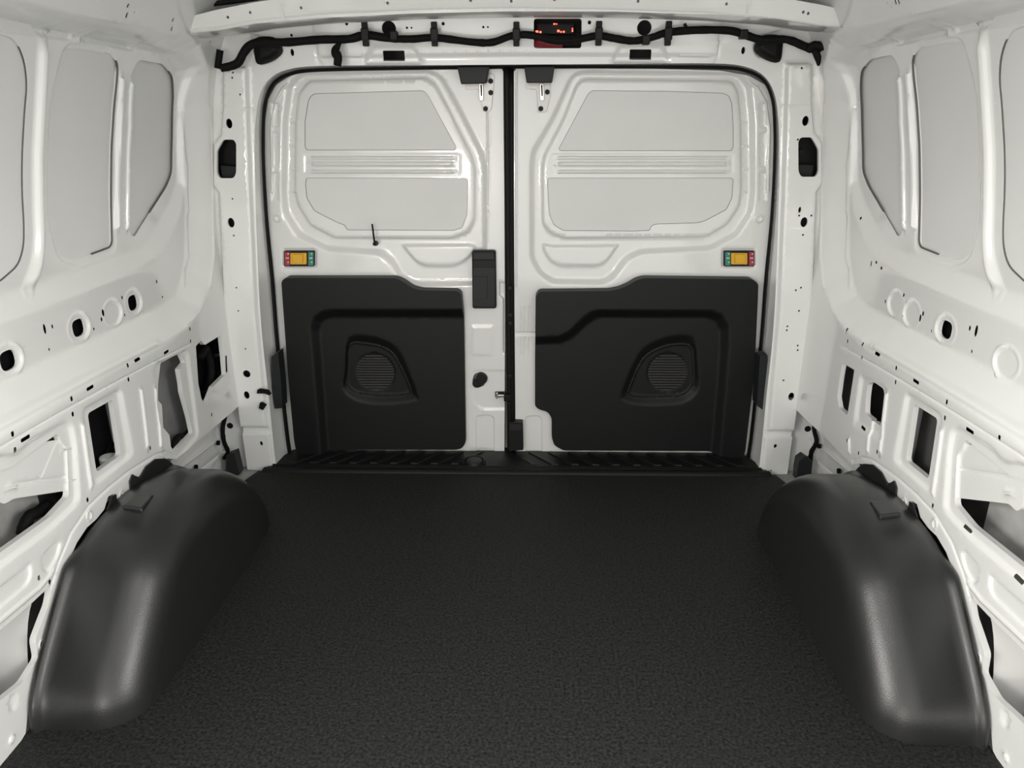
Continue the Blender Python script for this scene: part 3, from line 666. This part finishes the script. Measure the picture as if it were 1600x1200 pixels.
    tp = t.build('trim_panel', mp_y(DY-.046), TRIM, bar, edge=.044)
    # ribbed round mesh in the pocket
    gs = Sheet(oval(gp, .0635, .0635, 44), .0045)
    gr = gs.build('ribbed_grille', mp_y(DY-.046+.024+.0195-.0055), mat('dim_grille', (.015, .015, .0145), .45, .4), tp, edge=.006, extra=lambda q: .0016*np.cos((q[:, 1]-gp[1])*2*math.pi/.0090)+.0016)
    # door-lock position indicator: red / yellow slider / green
    y0 = DY-.004
    fp = PD([(ic[0]-23.5, 391.5), (ic[0]+23.5, 391.5), (ic[0]+23.5, 415.5), (ic[0]-23.5, 415.5)])
    ind = prism_y('lock_indicator', rnd(fp, .003, 3), y0-.004, DY+.004, DARK, bar)
    def pl(n_, a, b, c, d, m, dy=.0055): return prism_y(n_, rnd(PD([(a, b), (c, b), (c, d), (a, d)]), .001, 2), y0-dy, y0-.002, m, ind, bevel=.0003)
    if left: ra, ga = (446.5, 454), (483, 491)
    else: ra, ga = (1169, 1176.5), (1132, 1140)
    pl('red_label', ra[0], 393, ra[1], 414, RED); pl('green_label', ga[0], 393, ga[1], 414, GREEN)
    pl('slide_button', ic[0]-13, 394.5, ic[0]+12, 412, YEL, .008); pl('button_nub', ic[0]-8, 396, ic[0]+7, 409, YEL, .017)
    for a in (ra, ga):
        m_ = (a[0]+a[1])/2
        for dx, yy in ((1.5, 396), (-1.2, 402.5), (1.5, 402.5), (1.5, 409)):
            pl('white_mark', m_+dx-.9, yy-.9, m_+dx+.9, yy+.9, WHT, .0062)
    # upper latch with black cover
    if left: cov = [(718, 104), (766, 103), (761, 130), (723, 131)]; cy_ = 742
    else: cov = [(820, 104), (866, 103), (862, 129), (823, 129)]; cy_ = 843
    cv = PD(cov); r_ = bmesh.new()
    fr_ = [(x, DY-.055, z-.004) for x, z in cv]; bk = [(x, DY, z) for x, z in cv]
    fr_[0] = (fr_[0][0]-.002, DY-.055, fr_[0][2]); vs_ = [r_.verts.new(p) for p in fr_+bk]
    for q in ((0, 1, 2, 3), (7, 6, 5, 4), (0, 4, 5, 1), (1, 5, 6, 2), (2, 6, 7, 3), (3, 7, 4, 0)): r_.faces.new([vs_[i] for i in q])
    bm_obj('latch_cover', r_, TRIM2, bar, bevel=.003)
    if left: pt = [(730, 130), (765, 114), (773, 118), (770, 150), (768, 170), (764, 175), (755, 174), (752, 160), (748, 140), (728, 140)]
    else: pt = [(822, 129), (860, 129), (860, 150), (854, 175), (841, 176), (840, 158), (838, 140), (822, 139)]
    lp = prism_y('latch_plate', rnd(PD(pt), .003, 3), DY-.006, DY+.001, mat('latch_zinc', (.36, .36, .35), .35, metal=.5), bar, bevel=.001)
    for x, y in (((767, 127), (767, 145), (759, 170)) if left else ((855, 144), (845, 170))):
        p = PD([(x, y)])[0]; b_ = bmesh.new(); cyl(b_, (p[0], DY-.012, p[1]), (p[0], DY-.004, p[1]), .0078, .007, 6); cyl(b_, (p[0], DY-.014, p[1]), (p[0], DY-.011, p[1]), .004, .003, 12)
        bm_obj('bolt', b_, DARK, lp, bevel=.0008)
    hx = 752 if left else 846
    pp = PD([(hx-3, 131), (hx+3, 131), (hx+4, 157), (hx-2, 158)])
    prism_y('latch_claw', rnd(pp, .002, 2), DY-.018, DY-.006, METAL, lp, bevel=.001)
    pp = PD([(hx-1, 133), (hx+1.6, 133), (hx+2, 150), (hx, 151)]); prism_y('claw_slot', rnd(pp, .001, 2), DY-.0195, DY-.0175, RUB, lp, bevel=0)
    if left:
        # inside pull handle
        h_ = prism_y('pull_handle', rnd(PD([(738, 390), (775, 390), (776, 480), (739, 480)]), .008), DY-.020, DY+.002, DARK, bar, bevel=.003)
        prism_y('handle_top', rnd(PD([(740, 392), (773, 392), (774, 404), (740, 404)]), .004), DY-.030, DY-.018, TRIM2, h_, bevel=.003)
        prism_y('handle_lever', rnd(PD([(740, 430), (762, 430), (762, 464), (740, 464)]), .002, 3), DY-.026, DY-.019, TRIM2, h_, bevel=.0015)
        prism_y('handle_plate', rnd(PD([(740, 416), (774, 416), (774, 477), (740, 477)]), .004, 3), DY-.0225, DY-.019, TRIM2, h_, bevel=.0015)
        # knurled plug
        p = PD([(753, 591)])[0]; q = PD([(745, 599)])[0]; b_ = bmesh.new(); cyl(b_, (p[0], DY-.010, p[1]), (p[0], DY+.004, p[1]), .018, .019, 22)
        cyl(b_, (q[0], DY-.006, q[1]), (q[0], DY+.004, q[1]), .014, .015, 22); bm_obj('access_plug', b_, DARK, bar, bevel=.0015)
        # black locating pin
        a = PD([(587.5, 379.5)])[0]; b2 = PD([(584, 348.5)])[0]; b_ = bmesh.new()
        cyl(b_, (a[0], DY-.020, a[1]), (b2[0], DY-.024, b2[1]), .0030, .0026, 10); cyl(b_, (a[0], DY-.002, a[1]-.001), (a[0], DY-.022, a[1]), .008, .006, 14)
        bm_obj('locating_pin', b_, RUB, bar)
        # striker catch at the meeting edge
        b_ = bmesh.new(); p = PD([(783, 616)])[0]; box(b_, (p[0], DY-.010, p[1]), (.030, .014, .008)); box(b_, (p[0]-.013, DY-.010, p[1]), (.006, .016, .020))
        bm_obj('lower_catch', b_, METAL, bar, bevel=.0015)
        b_ = bmesh.new(); p = PD([(781, 615.5)])[0]; box(b_, (p[0], DY-.004, p[1]), (.030, .008, .018)); bm_obj('catch_backing', b_, RUB, bar, bevel=.001)
    else:
        prism_y('lower_latch_cover', rnd(PD([(795, 654), (817, 655), (818, 697), (796, 699)]), .003, 3), DY-.032, DY-.001, DARK, bar, bevel=.003)
        prism_y('latch_cover_lid', rnd(PD([(797, 656), (816, 657), (816, 666), (797, 666)]), .002, 3), DY-.036, DY-.030, TRIM2, bar, bevel=.001)
        b_ = bmesh.new(); p = PD([(793, 617)])[0]; box(b_, (p[0], DY-.02, p[1]), (.022, .03, .022)); box(b_, (p[0]+.004, DY-.024, p[1]-.022), (.010, .02, .016)); bm_obj('lower_striker', b_, RUB, bar, bevel=.003)
        # meeting-edge rubber
        g = PD([(791.5, 103), (793, 300), (795, 500), (797, 722)]); V = [(p[0], DY-.006, p[1]) for p in g]
        tube('centre_seal', V, .0095, RUB, bar, n=10, smoothn=6)
        g = PD([(798.5, 103), (799, 300), (800, 500), (802, 722)]); tube('centre_seal', [(p[0], DY+.004, p[1]) for p in g], .008, RUB, bar, n=8, smoothn=4)
        for yy in (448, 490, 503, 585):
            p = PD([(797, yy)])[0]; b_ = bmesh.new(); box(b_, (p[0], DY-.012, p[1]), (.012, .018, .014)); bm_obj('seal_clip', b_, DARK, bar, bevel=.002)
    return bar
D1 = rear_door(True); D2 = rear_door(False)

# ================================================================== LOAD SILL
sill = prop(empty('sill_plate', (0, 2.16, 0)), 'black ribbed plastic sill plate on the floor edge below the rear doors', 'sill plate')
prof = [(2.075, .000), (2.078, .006), (2.086, .010), (2.095, .0105), (2.103, .006), (2.110, .006), (2.118, .008), (2.245, .001), (2.30, -.004)]
V = []; Fc = []; NX = 40
for i in range(NX+1):
    t = i/NX
    for y, z in prof:
        hw0, hw1 = .815, .765; k = (y-2.075)/(2.25-2.075); hw = hw0+(hw1-hw0)*min(k, 1); V.append((-hw+2*hw*t, y, z))
n = len(prof)
for i in range(NX):
    for j in range(n-1): Fc.append((i*n+j, (i+1)*n+j, (i+1)*n+j+1, i*n+j+1))
o = mesh_obj('base', V, Fc, TRIM, None); keep(o, sill)
for i in range(22):
    x = -.70+1.40*i/21
    if abs(x+.09) < .07: continue
    s_ = 1 if x < 0 else -1
    b_ = bmesh.new(); y0_, y1_ = 2.128, 2.235; xa, xb = x-.030*s_, x+.045*s_
    vs_ = [b_.verts.new(p) for p in ((xa-.013, y0_, .006), (xa+.013, y0_, .006), (xb+.013, y1_, .000), (xb-.013, y1_, .000), (xa-.010, y0_+.003, .0115), (xa+.010, y0_+.003, .0115), (xb+.010, y1_-.003, .0055), (xb-.010, y1_-.003, .0055))]
    for q in ((4, 5, 6, 7), (0, 1, 5, 4), (1, 2, 6, 5), (2, 3, 7, 6), (3, 0, 4, 7)): b_.faces.new([vs_[k] for k in q])
    keep(bm_obj('tread_rib', b_, TRIM), sill)
for yy in (2.098, 2.110):
    keep(quadbox('long_rib', (-.79, yy, .008), (.79, yy+.004, .0125), TRIM, bevel=.001), sill)
c = PZ(741, 722, .014); b_ = bmesh.new(); cyl(b_, (c[0], c[1], .010), (c[0], c[1], .021), .028, .026, 28); cyl(b_, (c[0], c[1], .02), (c[0], c[1], .022), .021, .020, 28)
cap = keep(bm_obj('round_cap', b_, TRIM2, bevel=.001), sill)
b_ = bmesh.new()
for k in range(10):
    a = math.pi*k/9; box(b_, (c[0]+.034*math.cos(a), c[1]+.034*math.sin(a), .016), (.007, .012, .010), Matrix.Rotation(a, 4, 'Z'))
keep(bm_obj('cap_collar', b_, TRIM), sill)

# ================================================================== WHEEL ARCH COVERS
def arch(side, label):
    root = prop(empty('wheel_arch_cover', (side*.78, 1.44, 0)), label, 'wheel arch cover')
    pr = catmull([(1.020, -.030), (1.023, .010), (1.034, .050), (1.060, .088), (1.108, .140), (1.155, .187), (1.198, .228), (1.240, .254), (1.29, .270), (1.36, .279), (1.44, .281), (1.54, .268), (1.63, .234), (1.71, .178), (1.77, .108), (1.805, .040), (1.815, -.030)], 6)
    pr = np.array(pr); T = np.gradient(pr, axis=0); T /= np.linalg.norm(T, axis=1)[:, None]; N = np.stack([-T[:, 1], T[:, 0]], 1)   # outward normal
    V = []; Fc = []; n = len(pr); rings = []
    xo, xi, r = .868, .672, .085
    cols = []
    # flange at wall, small groove, main band, fillet, inner face
    cols += [(xo, -.010), (xo, .006), (xo-.004, .010), (xo-.012, .010), (xo-.017, .004), (xo-.024, .000)]
    for k in range(1, 7): cols.append((xo-.024-(xo-.024-xi-r)*k/6, 0.0))
    for k in range(1, 11):
        a = math.pi/2*k/10; cols.append((xi+r-r*math.sin(a), -r*(1-math.cos(a))))
    wt = sstep((pr[:, 1]-.225)/.04)
    for ci, (x, o) in enumerate(cols):
        dd_ = .012*sstep((x-.82)/.048)
        for i in range(n):
            p = pr[i]+N[i]*(o*(1-wt[i]*(x > .84))-dd_*wt[i])
            # fillets near the floor stay clear of the floor plane
            V.append((side*x, p[0], p[1]))
    C = len(cols)
    for ci in range(C-1):
        for i in range(n-1): Fc.append((ci*n+i, ci*n+i+1, (ci+1)*n+i+1, (ci+1)*n+i))
    # inner face: drop from fillet end down to the floor with a little draft
    last = C-1; K = 8
    base = len(V)
    for k in range(1, K+1):
        for i in range(n):
            p = pr[i]-N[i]*r; z = p[1]; y = p[0]; f_ = k/K
            V.append((side*(xi-.004*math.sin(f_*1.5)+.0*f_), y, z*(1-f_)-.05*f_))
    for k in range(K):
        a0 = last*n if k == 0 else base+(k-1)*n; b0 = base+k*n
        for i in range(n-1): Fc.append((a0+i, a0+i+1, b0+i+1, b0+i))
    if side > 0: Fc = [f[::-1] for f in Fc]
    shell = mesh_obj('shell', V, Fc, ARCHM); keep(shell, root)
    # rectangular step pressed in the crown beside the wall
    bm = bmesh.new(); cx = side*.795
    q4 = [PZ(x, y, .285) for x, y in ((186, 791), (222, 796), (243, 771), (214, 769))]; cx_ = sum(q[0] for q in q4)/4; cy_ = sum(q[1] for q in q4)/4
    vs_ = [bm.verts.new((-side*q[0], q[1], .255)) for q in q4]+[bm.verts.new((-side*(cx_+(q[0]-cx_)*.86), cy_+(q[1]-cy_)*.86, .2850)) for q in q4]
    for q in ((4, 5, 6, 7), (0, 1, 5, 4), (1, 2, 6, 5), (2, 3, 7, 6), (3, 0, 4, 7)): bm.faces.new([vs_[k] for k in q])
    keep(bm_obj('crown_step', bm, ARCHM, bevel=.003), root)
    # scalloped upright lip that rises behind the white panel's tab
    Pl = PW([(275, 734), (264, 722), (255, 716), (240, 717), (226, 728), (214, 748), (204, 741), (200, 752), (204, 790), (180, 792), (178, 772), (172, 775), (163, 800), (150, 830), (180, 850), (270, 760)])
    prism_x('scalloped_lip', Pl, side*.8665, side*.8695, ARCHM, None, 0)
    keep(bpy.context.scene.collection.objects[-1], root)
    return root
AL = arch(-1, 'black moulded plastic wheel arch cover against the left wall, in darker light')
AR = arch(1, 'black moulded plastic wheel arch cover against the right wall, brighter sheen')

# ================================================================== HARNESS
hn = prop(empty('wiring_harness', (0, 2.09, 1.26)), 'black taped wiring harness running across the header above the rear doors', 'wiring harness')
def H(px, py, Y=2.074): p = PY([(px, py)], Y)[0]; return (p[0], Y, p[1])
main = [H(346, 106), H(358, 104), H(372, 98), H(381, 82), H(392, 70), H(410, 66), H(450, 66), H(500, 62), H(545, 61), H(572, 55), H(610, 60), H(645, 61), H(680, 59), H(740, 66), H(770, 66), H(800, 56), H(830, 55), H(870, 64), H(905, 61), H(935, 56), H(960, 60), H(990, 64), H(1020, 58), H(1043, 51), H(1090, 47), H(1140, 48), H(1165, 55), H(1190, 62), H(1230, 62), H(1262, 74), H(1285, 74, 2.07), H(1308, 62, 2.05), H(1312, 50, 2.02), H(1303, 30, 1.98), H(1305, 12, 1.92), H(1318, -2, 1.88), H(1335, -14, 1.84)]
keep(tube('main_loom', main, .0095, TAPE, n=10, smoothn=5, radii=[.0105]*8+[.0095]*14+[.011, .011, .013, .014, .014, .015], jitter=.06), hn)
keep(tube('loom_end', [H(344, 78), H(342, 92), H(340, 107)], .009, TAPE, smoothn=3), hn)
keep(tube('branch', [H(536, 60), H(529, 70), H(524, 80), H(528, 90), H(527, 103)], .008, TAPE, smoothn=4, radii=[.006, .005, .010, .013, .011, .010]), hn)
keep(tube('branch', [H(1073, 50), H(1072, 42), H(1069, 37)], .004, TAPE, smoothn=2), hn)
keep(tube('branch', [H(1272, 76, 2.07), H(1278, 90, 2.07), H(1279, 103, 2.07)], .008, TAPE, smoothn=3, radii=[.009, .009, .003]), hn)
keep(tube('branch', [H(1262, 80, 2.07), H(1272, 70, 2.06), H(1300, 76, 2.05)], .010, TAPE, smoothn=3), hn)
for cx_ in (572, 679.5, 807, 935, 1043):
    dy = 0 if cx_ < 900 else -1
    b_ = bmesh.new(); a = H(cx_, 35+dy, 2.105); b2 = H(cx_, 73+dy, 2.105); box(b_, ((a[0]+b2[0])/2, 2.096, (a[2]+b2[2])/2), (.016, .014, a[2]-b2[2]))
    cl = keep(bm_obj('retaining_clip', b_, DARK, bevel=.002), hn)
    b_ = bmesh.new(); m_ = H(cx_, 55+dy, 2.075); box(b_, (m_[0], 2.061, m_[2]), (.020, .012, .030)); cc = bm_obj('clip_strap', b_, DARK, bevel=.003); cc.parent = cl; cc.matrix_parent_inverse = cl.matrix_parent_inverse.copy(); cc.matrix_parent_inverse = Matrix.Identity(4)
    cc.location = (0, 0, 0)
    for k in range(3):
        pass
for cx_, cy__ in ((616, 56), (1009, 63), (1161, 54)):
    b_ = bmesh.new(); m_ = H(cx_, cy__, 2.07); box(b_, (m_[0], 2.068, m_[2]), (.020, .024, .022)); keep(bm_obj('loom_clamp', b_, DARK, bevel=.003), hn)
# big grommets
for px, lab in ((417, 'black rubber grommet in the top left corner of the rear frame'), (1203, 'black rubber grommet in the top right corner of the rear frame')):
    sgn = 1 if px < 800 else -1
    pts = [(px-17*sgn, 60), (px+10*sgn, 58), (px+22*sgn, 70), (px+23*sgn, 84), (px+5*sgn, 97), (px-14*sgn, 100), (px-19*sgn, 80)]
    if px > 800: pts = [(x, y-3) for x, y in pts]
    b_ = Sheet(catmull(PY(pts, 2.11), 4, True), .008); b_.pad(catmull(PY(pts, 2.11), 3, True), .010, .020)
    prop(b_.build('rubber_grommet', mp_y(2.106), RUB, edge=.008), lab, 'grommet')
# high-level brake lamp seen from behind through the header cut-out
bl = prop(empty('brake_lamp', PY([(871, 54)], 2.17)[0:1] and (PY([(871, 54)], 2.17)[0][0], 2.17, PY([(871, 54)], 2.17)[0][1])), 'red brake lamp unit glowing inside the rounded cut-out above the doors', 'lamp')
def q2(n_, a, b, c, d, y0, y1, m, bv=.002):
    P = PY([(a, b), (c, b), (c, d), (a, d)], 2.15); return keep(prism_y(n_, P, y0, y1, m, None, bv), bl)
q2('housing', 828, 26, 914, 82, 2.205, 2.215, RUB); q2('circuit_carrier', 838, 36, 898, 52, 2.165, 2.200, DARK); q2('lens', 834, 62, 880, 78, 2.17, 2.20, REDL)
for x0_, y0_, x1_, y1_ in ((837, 47, 841, 50), (843, 48, 846, 50.5), (865, 35.5, 867.5, 37.5), (869, 36, 871, 37), (871, 46, 874.5, 49), (876, 48, 878, 50), (880, 47.5, 882.5, 50), (894, 43, 895.5, 45), (893.8, 46, 895.8, 48.5)):
    q2('led', x0_, y0_, x1_, y1_, 2.160, 2.166, REDG, 0)
# pillar anchors behind the big pillar cut-outs
for sd in (-1, 1):
    c = PF([(357, 248)])[0]; c = c if sd < 0 else (-c[0]+.004, c[1])
    r0 = prop(empty('pillar_anchor', (c[0], 2.15, c[1])), 'dark anchor housing in the cut-out of the %s rear pillar' % ('left' if sd < 0 else 'right'), 'anchor housing')
    keep(prism_y('back_plate', [(c[0]-.05, c[1]-.08), (c[0]+.05, c[1]-.08), (c[0]+.05, c[1]+.08), (c[0]-.05, c[1]+.08)], 2.165, 2.17, DARK, None, 0), r0)
    keep(prism_y('lower_block', [(c[0]-.034, c[1]-.065), (c[0]+.030, c[1]-.065), (c[0]+.030, c[1]-.022), (c[0]-.034, c[1]-.018)], 2.135, 2.165, TRIM2, None, .003), r0)
    b_ = bmesh.new(); cyl(b_, (c[0]-.005*sd, 2.15, c[1]+.012), (c[0]-.005*sd, 2.165, c[1]+.012), .008, .009, 12); keep(bm_obj('bolt', b_, DARK), r0)
# rubber buffers on the pillar reveal
for sd in (-1, 1):
    P0 = [(426, 556), (436, 549), (441, 600), (443, 636), (431, 637), (427, 610)]
    if sd > 0: P0 = [(1186, 556), (1197, 553), (1200, 570), (1196, 638), (1192, 640), (1181, 632)]
    a = PY(P0, 2.16)
    lab = 'tall charcoal rubber buffer beside the %s door edge, low on the pillar' % ('left' if sd < 0 else 'right')
    prop(prism_y('rubber_buffer', rnd(a, .004, 3), 2.150, 2.20, TRIM2, None, .003), lab, 'buffer')
# scraps of cloth tape on the left pillar
for P0, lab in (([(403, 608), (408, 606), (421, 608), (425, 614), (422, 617), (414, 614), (402, 614)], 'torn black tape tab sticking off the left pillar, upper one'), ([(407, 628), (411, 627), (418, 631), (412, 640), (405, 637)], 'small curled black tape tab on the left pillar, lower one')):
    a = PY(P0, 2.10); prop(prism_y('tape_tab', a, 2.094, 2.0965, TAPE, None, .0005), lab, 'tape tab')
# loose cables in the rear lower corners and behind the openings
def cable(pts, r, lab, nm='cable', cat='cable'):
    return prop(tube(nm, pts, r, TAPE, None, n=8, smoothn=5, jitter=.08), lab, cat)
def X(px, py, x): d = ray(px, py); t = (x-CX)/d[0]; return (x, t*d[1], CZ+t*d[2])
cable([X(352, 650, -.93), X(348, 670, -.93), X(350, 690, -.93), X(356, 706, -.93), X(350, 716, -.93)], .007, 'black cable hanging in the low rear corner behind the left wheel arch')
cable([X(1276, 648, .93), X(1272, 670, .93), X(1276, 690, .93), X(1268, 706, .93), X(1266, 722, .93)], .007, 'black cable hanging in the low rear corner behind the right wheel arch')
for pts, lab in (([(271, 700), (277, 684), (288, 680), (296, 672), (298, 655), (292, 640)], 'black wiring bundle inside the narrow left wall opening'),):
    cable([X(a, b, -.90) for a, b in pts], .008, lab, 'wiring_bundle', 'wiring')
cable([X(312, 560, -.91), X(322, 545, -.91), X(330, 580, -.91), X(324, 610, -.91), X(318, 618, -.91)], .012, 'thick black wiring in the rearmost left wall opening', 'wiring_bundle', 'wiring')
cable([X(336, 556, -.89), X(343, 553, -.89), X(351, 549, -.88)], .006, 'short black connector poking from the rearmost left wall opening', 'connector', 'connector')
cable([X(35, 835, -.92), X(45, 808, -.92), X(60, 800, -.92), X(75, 790, -.92), X(80, 815, -.90)], .012, 'black connector bundle in the left front wall opening under the white plate', 'wiring_bundle', 'wiring')
cable([X(166, 712, -.935), X(172, 697, -.93), X(180, 694, -.925), X(190, 700, -.92)], .005, 'thin black cable inside the rectangular left wall opening')
cable([X(88, 776, -.93), X(92, 770, -.93), X(98, 771, -.93), X(94, 777, -.93)], .003, 'small black cable loop near the corner of the left front wall opening')
# round printed drum label seen in the rectangular opening of the left wall: white band
p = X(170, 716, -.912); b_ = bmesh.new(); cyl(b_, (p[0], p[1], p[2]-.06), (p[0], p[1], p[2]+.006), .020, .020, 28)
prop(bm_obj('reservoir', b_, SKIN, bevel=.004), 'round pale container inside the rectangular left wall opening', 'container')
# black plastic end pieces beside pillars
for sd in (-1, 1):
    a = PZ(356, 744, 0.0) if sd < 0 else PZ(1262, 752, 0.0)
    if sd < 0: P0 = PY([(353, 713), (366, 708), (374, 742), (352, 748)], 2.06)
    else: P0 = PY([(1249, 720), (1258, 714), (1270, 722), (1268, 745), (1245, 752), (1246, 735)], 2.03)
    Yb = 2.06 if sd < 0 else 2.03
    prop(prism_y('corner_block', P0, Yb, Yb+.04, TRIM2, None, .002), 'charcoal plastic corner block on the floor at the %s pillar foot' % ('left' if sd < 0 else 'right'), 'corner block')
# star clips on recessed lower skin
for px, py, x, lab in ((338, 692, -.985, 'small push clip on the recessed left panel, upper'), (303, 730, -.985, 'small push clip on the recessed left panel, lower'), (1283, 697, .985, 'small push clip on the recessed right panel, upper'), (1314, 736, .985, 'small push clip on the recessed right panel, lower')):
    p = X(px, py, x); b_ = bmesh.new(); s_ = -1 if x > 0 else 1; p = X(px, py, math.copysign(.938, x))
    for k in range(3): box(b_, (p[0]+s_*.006, p[1], p[2]), (.008, .015, .0035), Matrix.Rotation(math.pi*k/3, 4, 'X'))
    prop(bm_obj('push_clip', b_, TAPE), lab, 'clip')
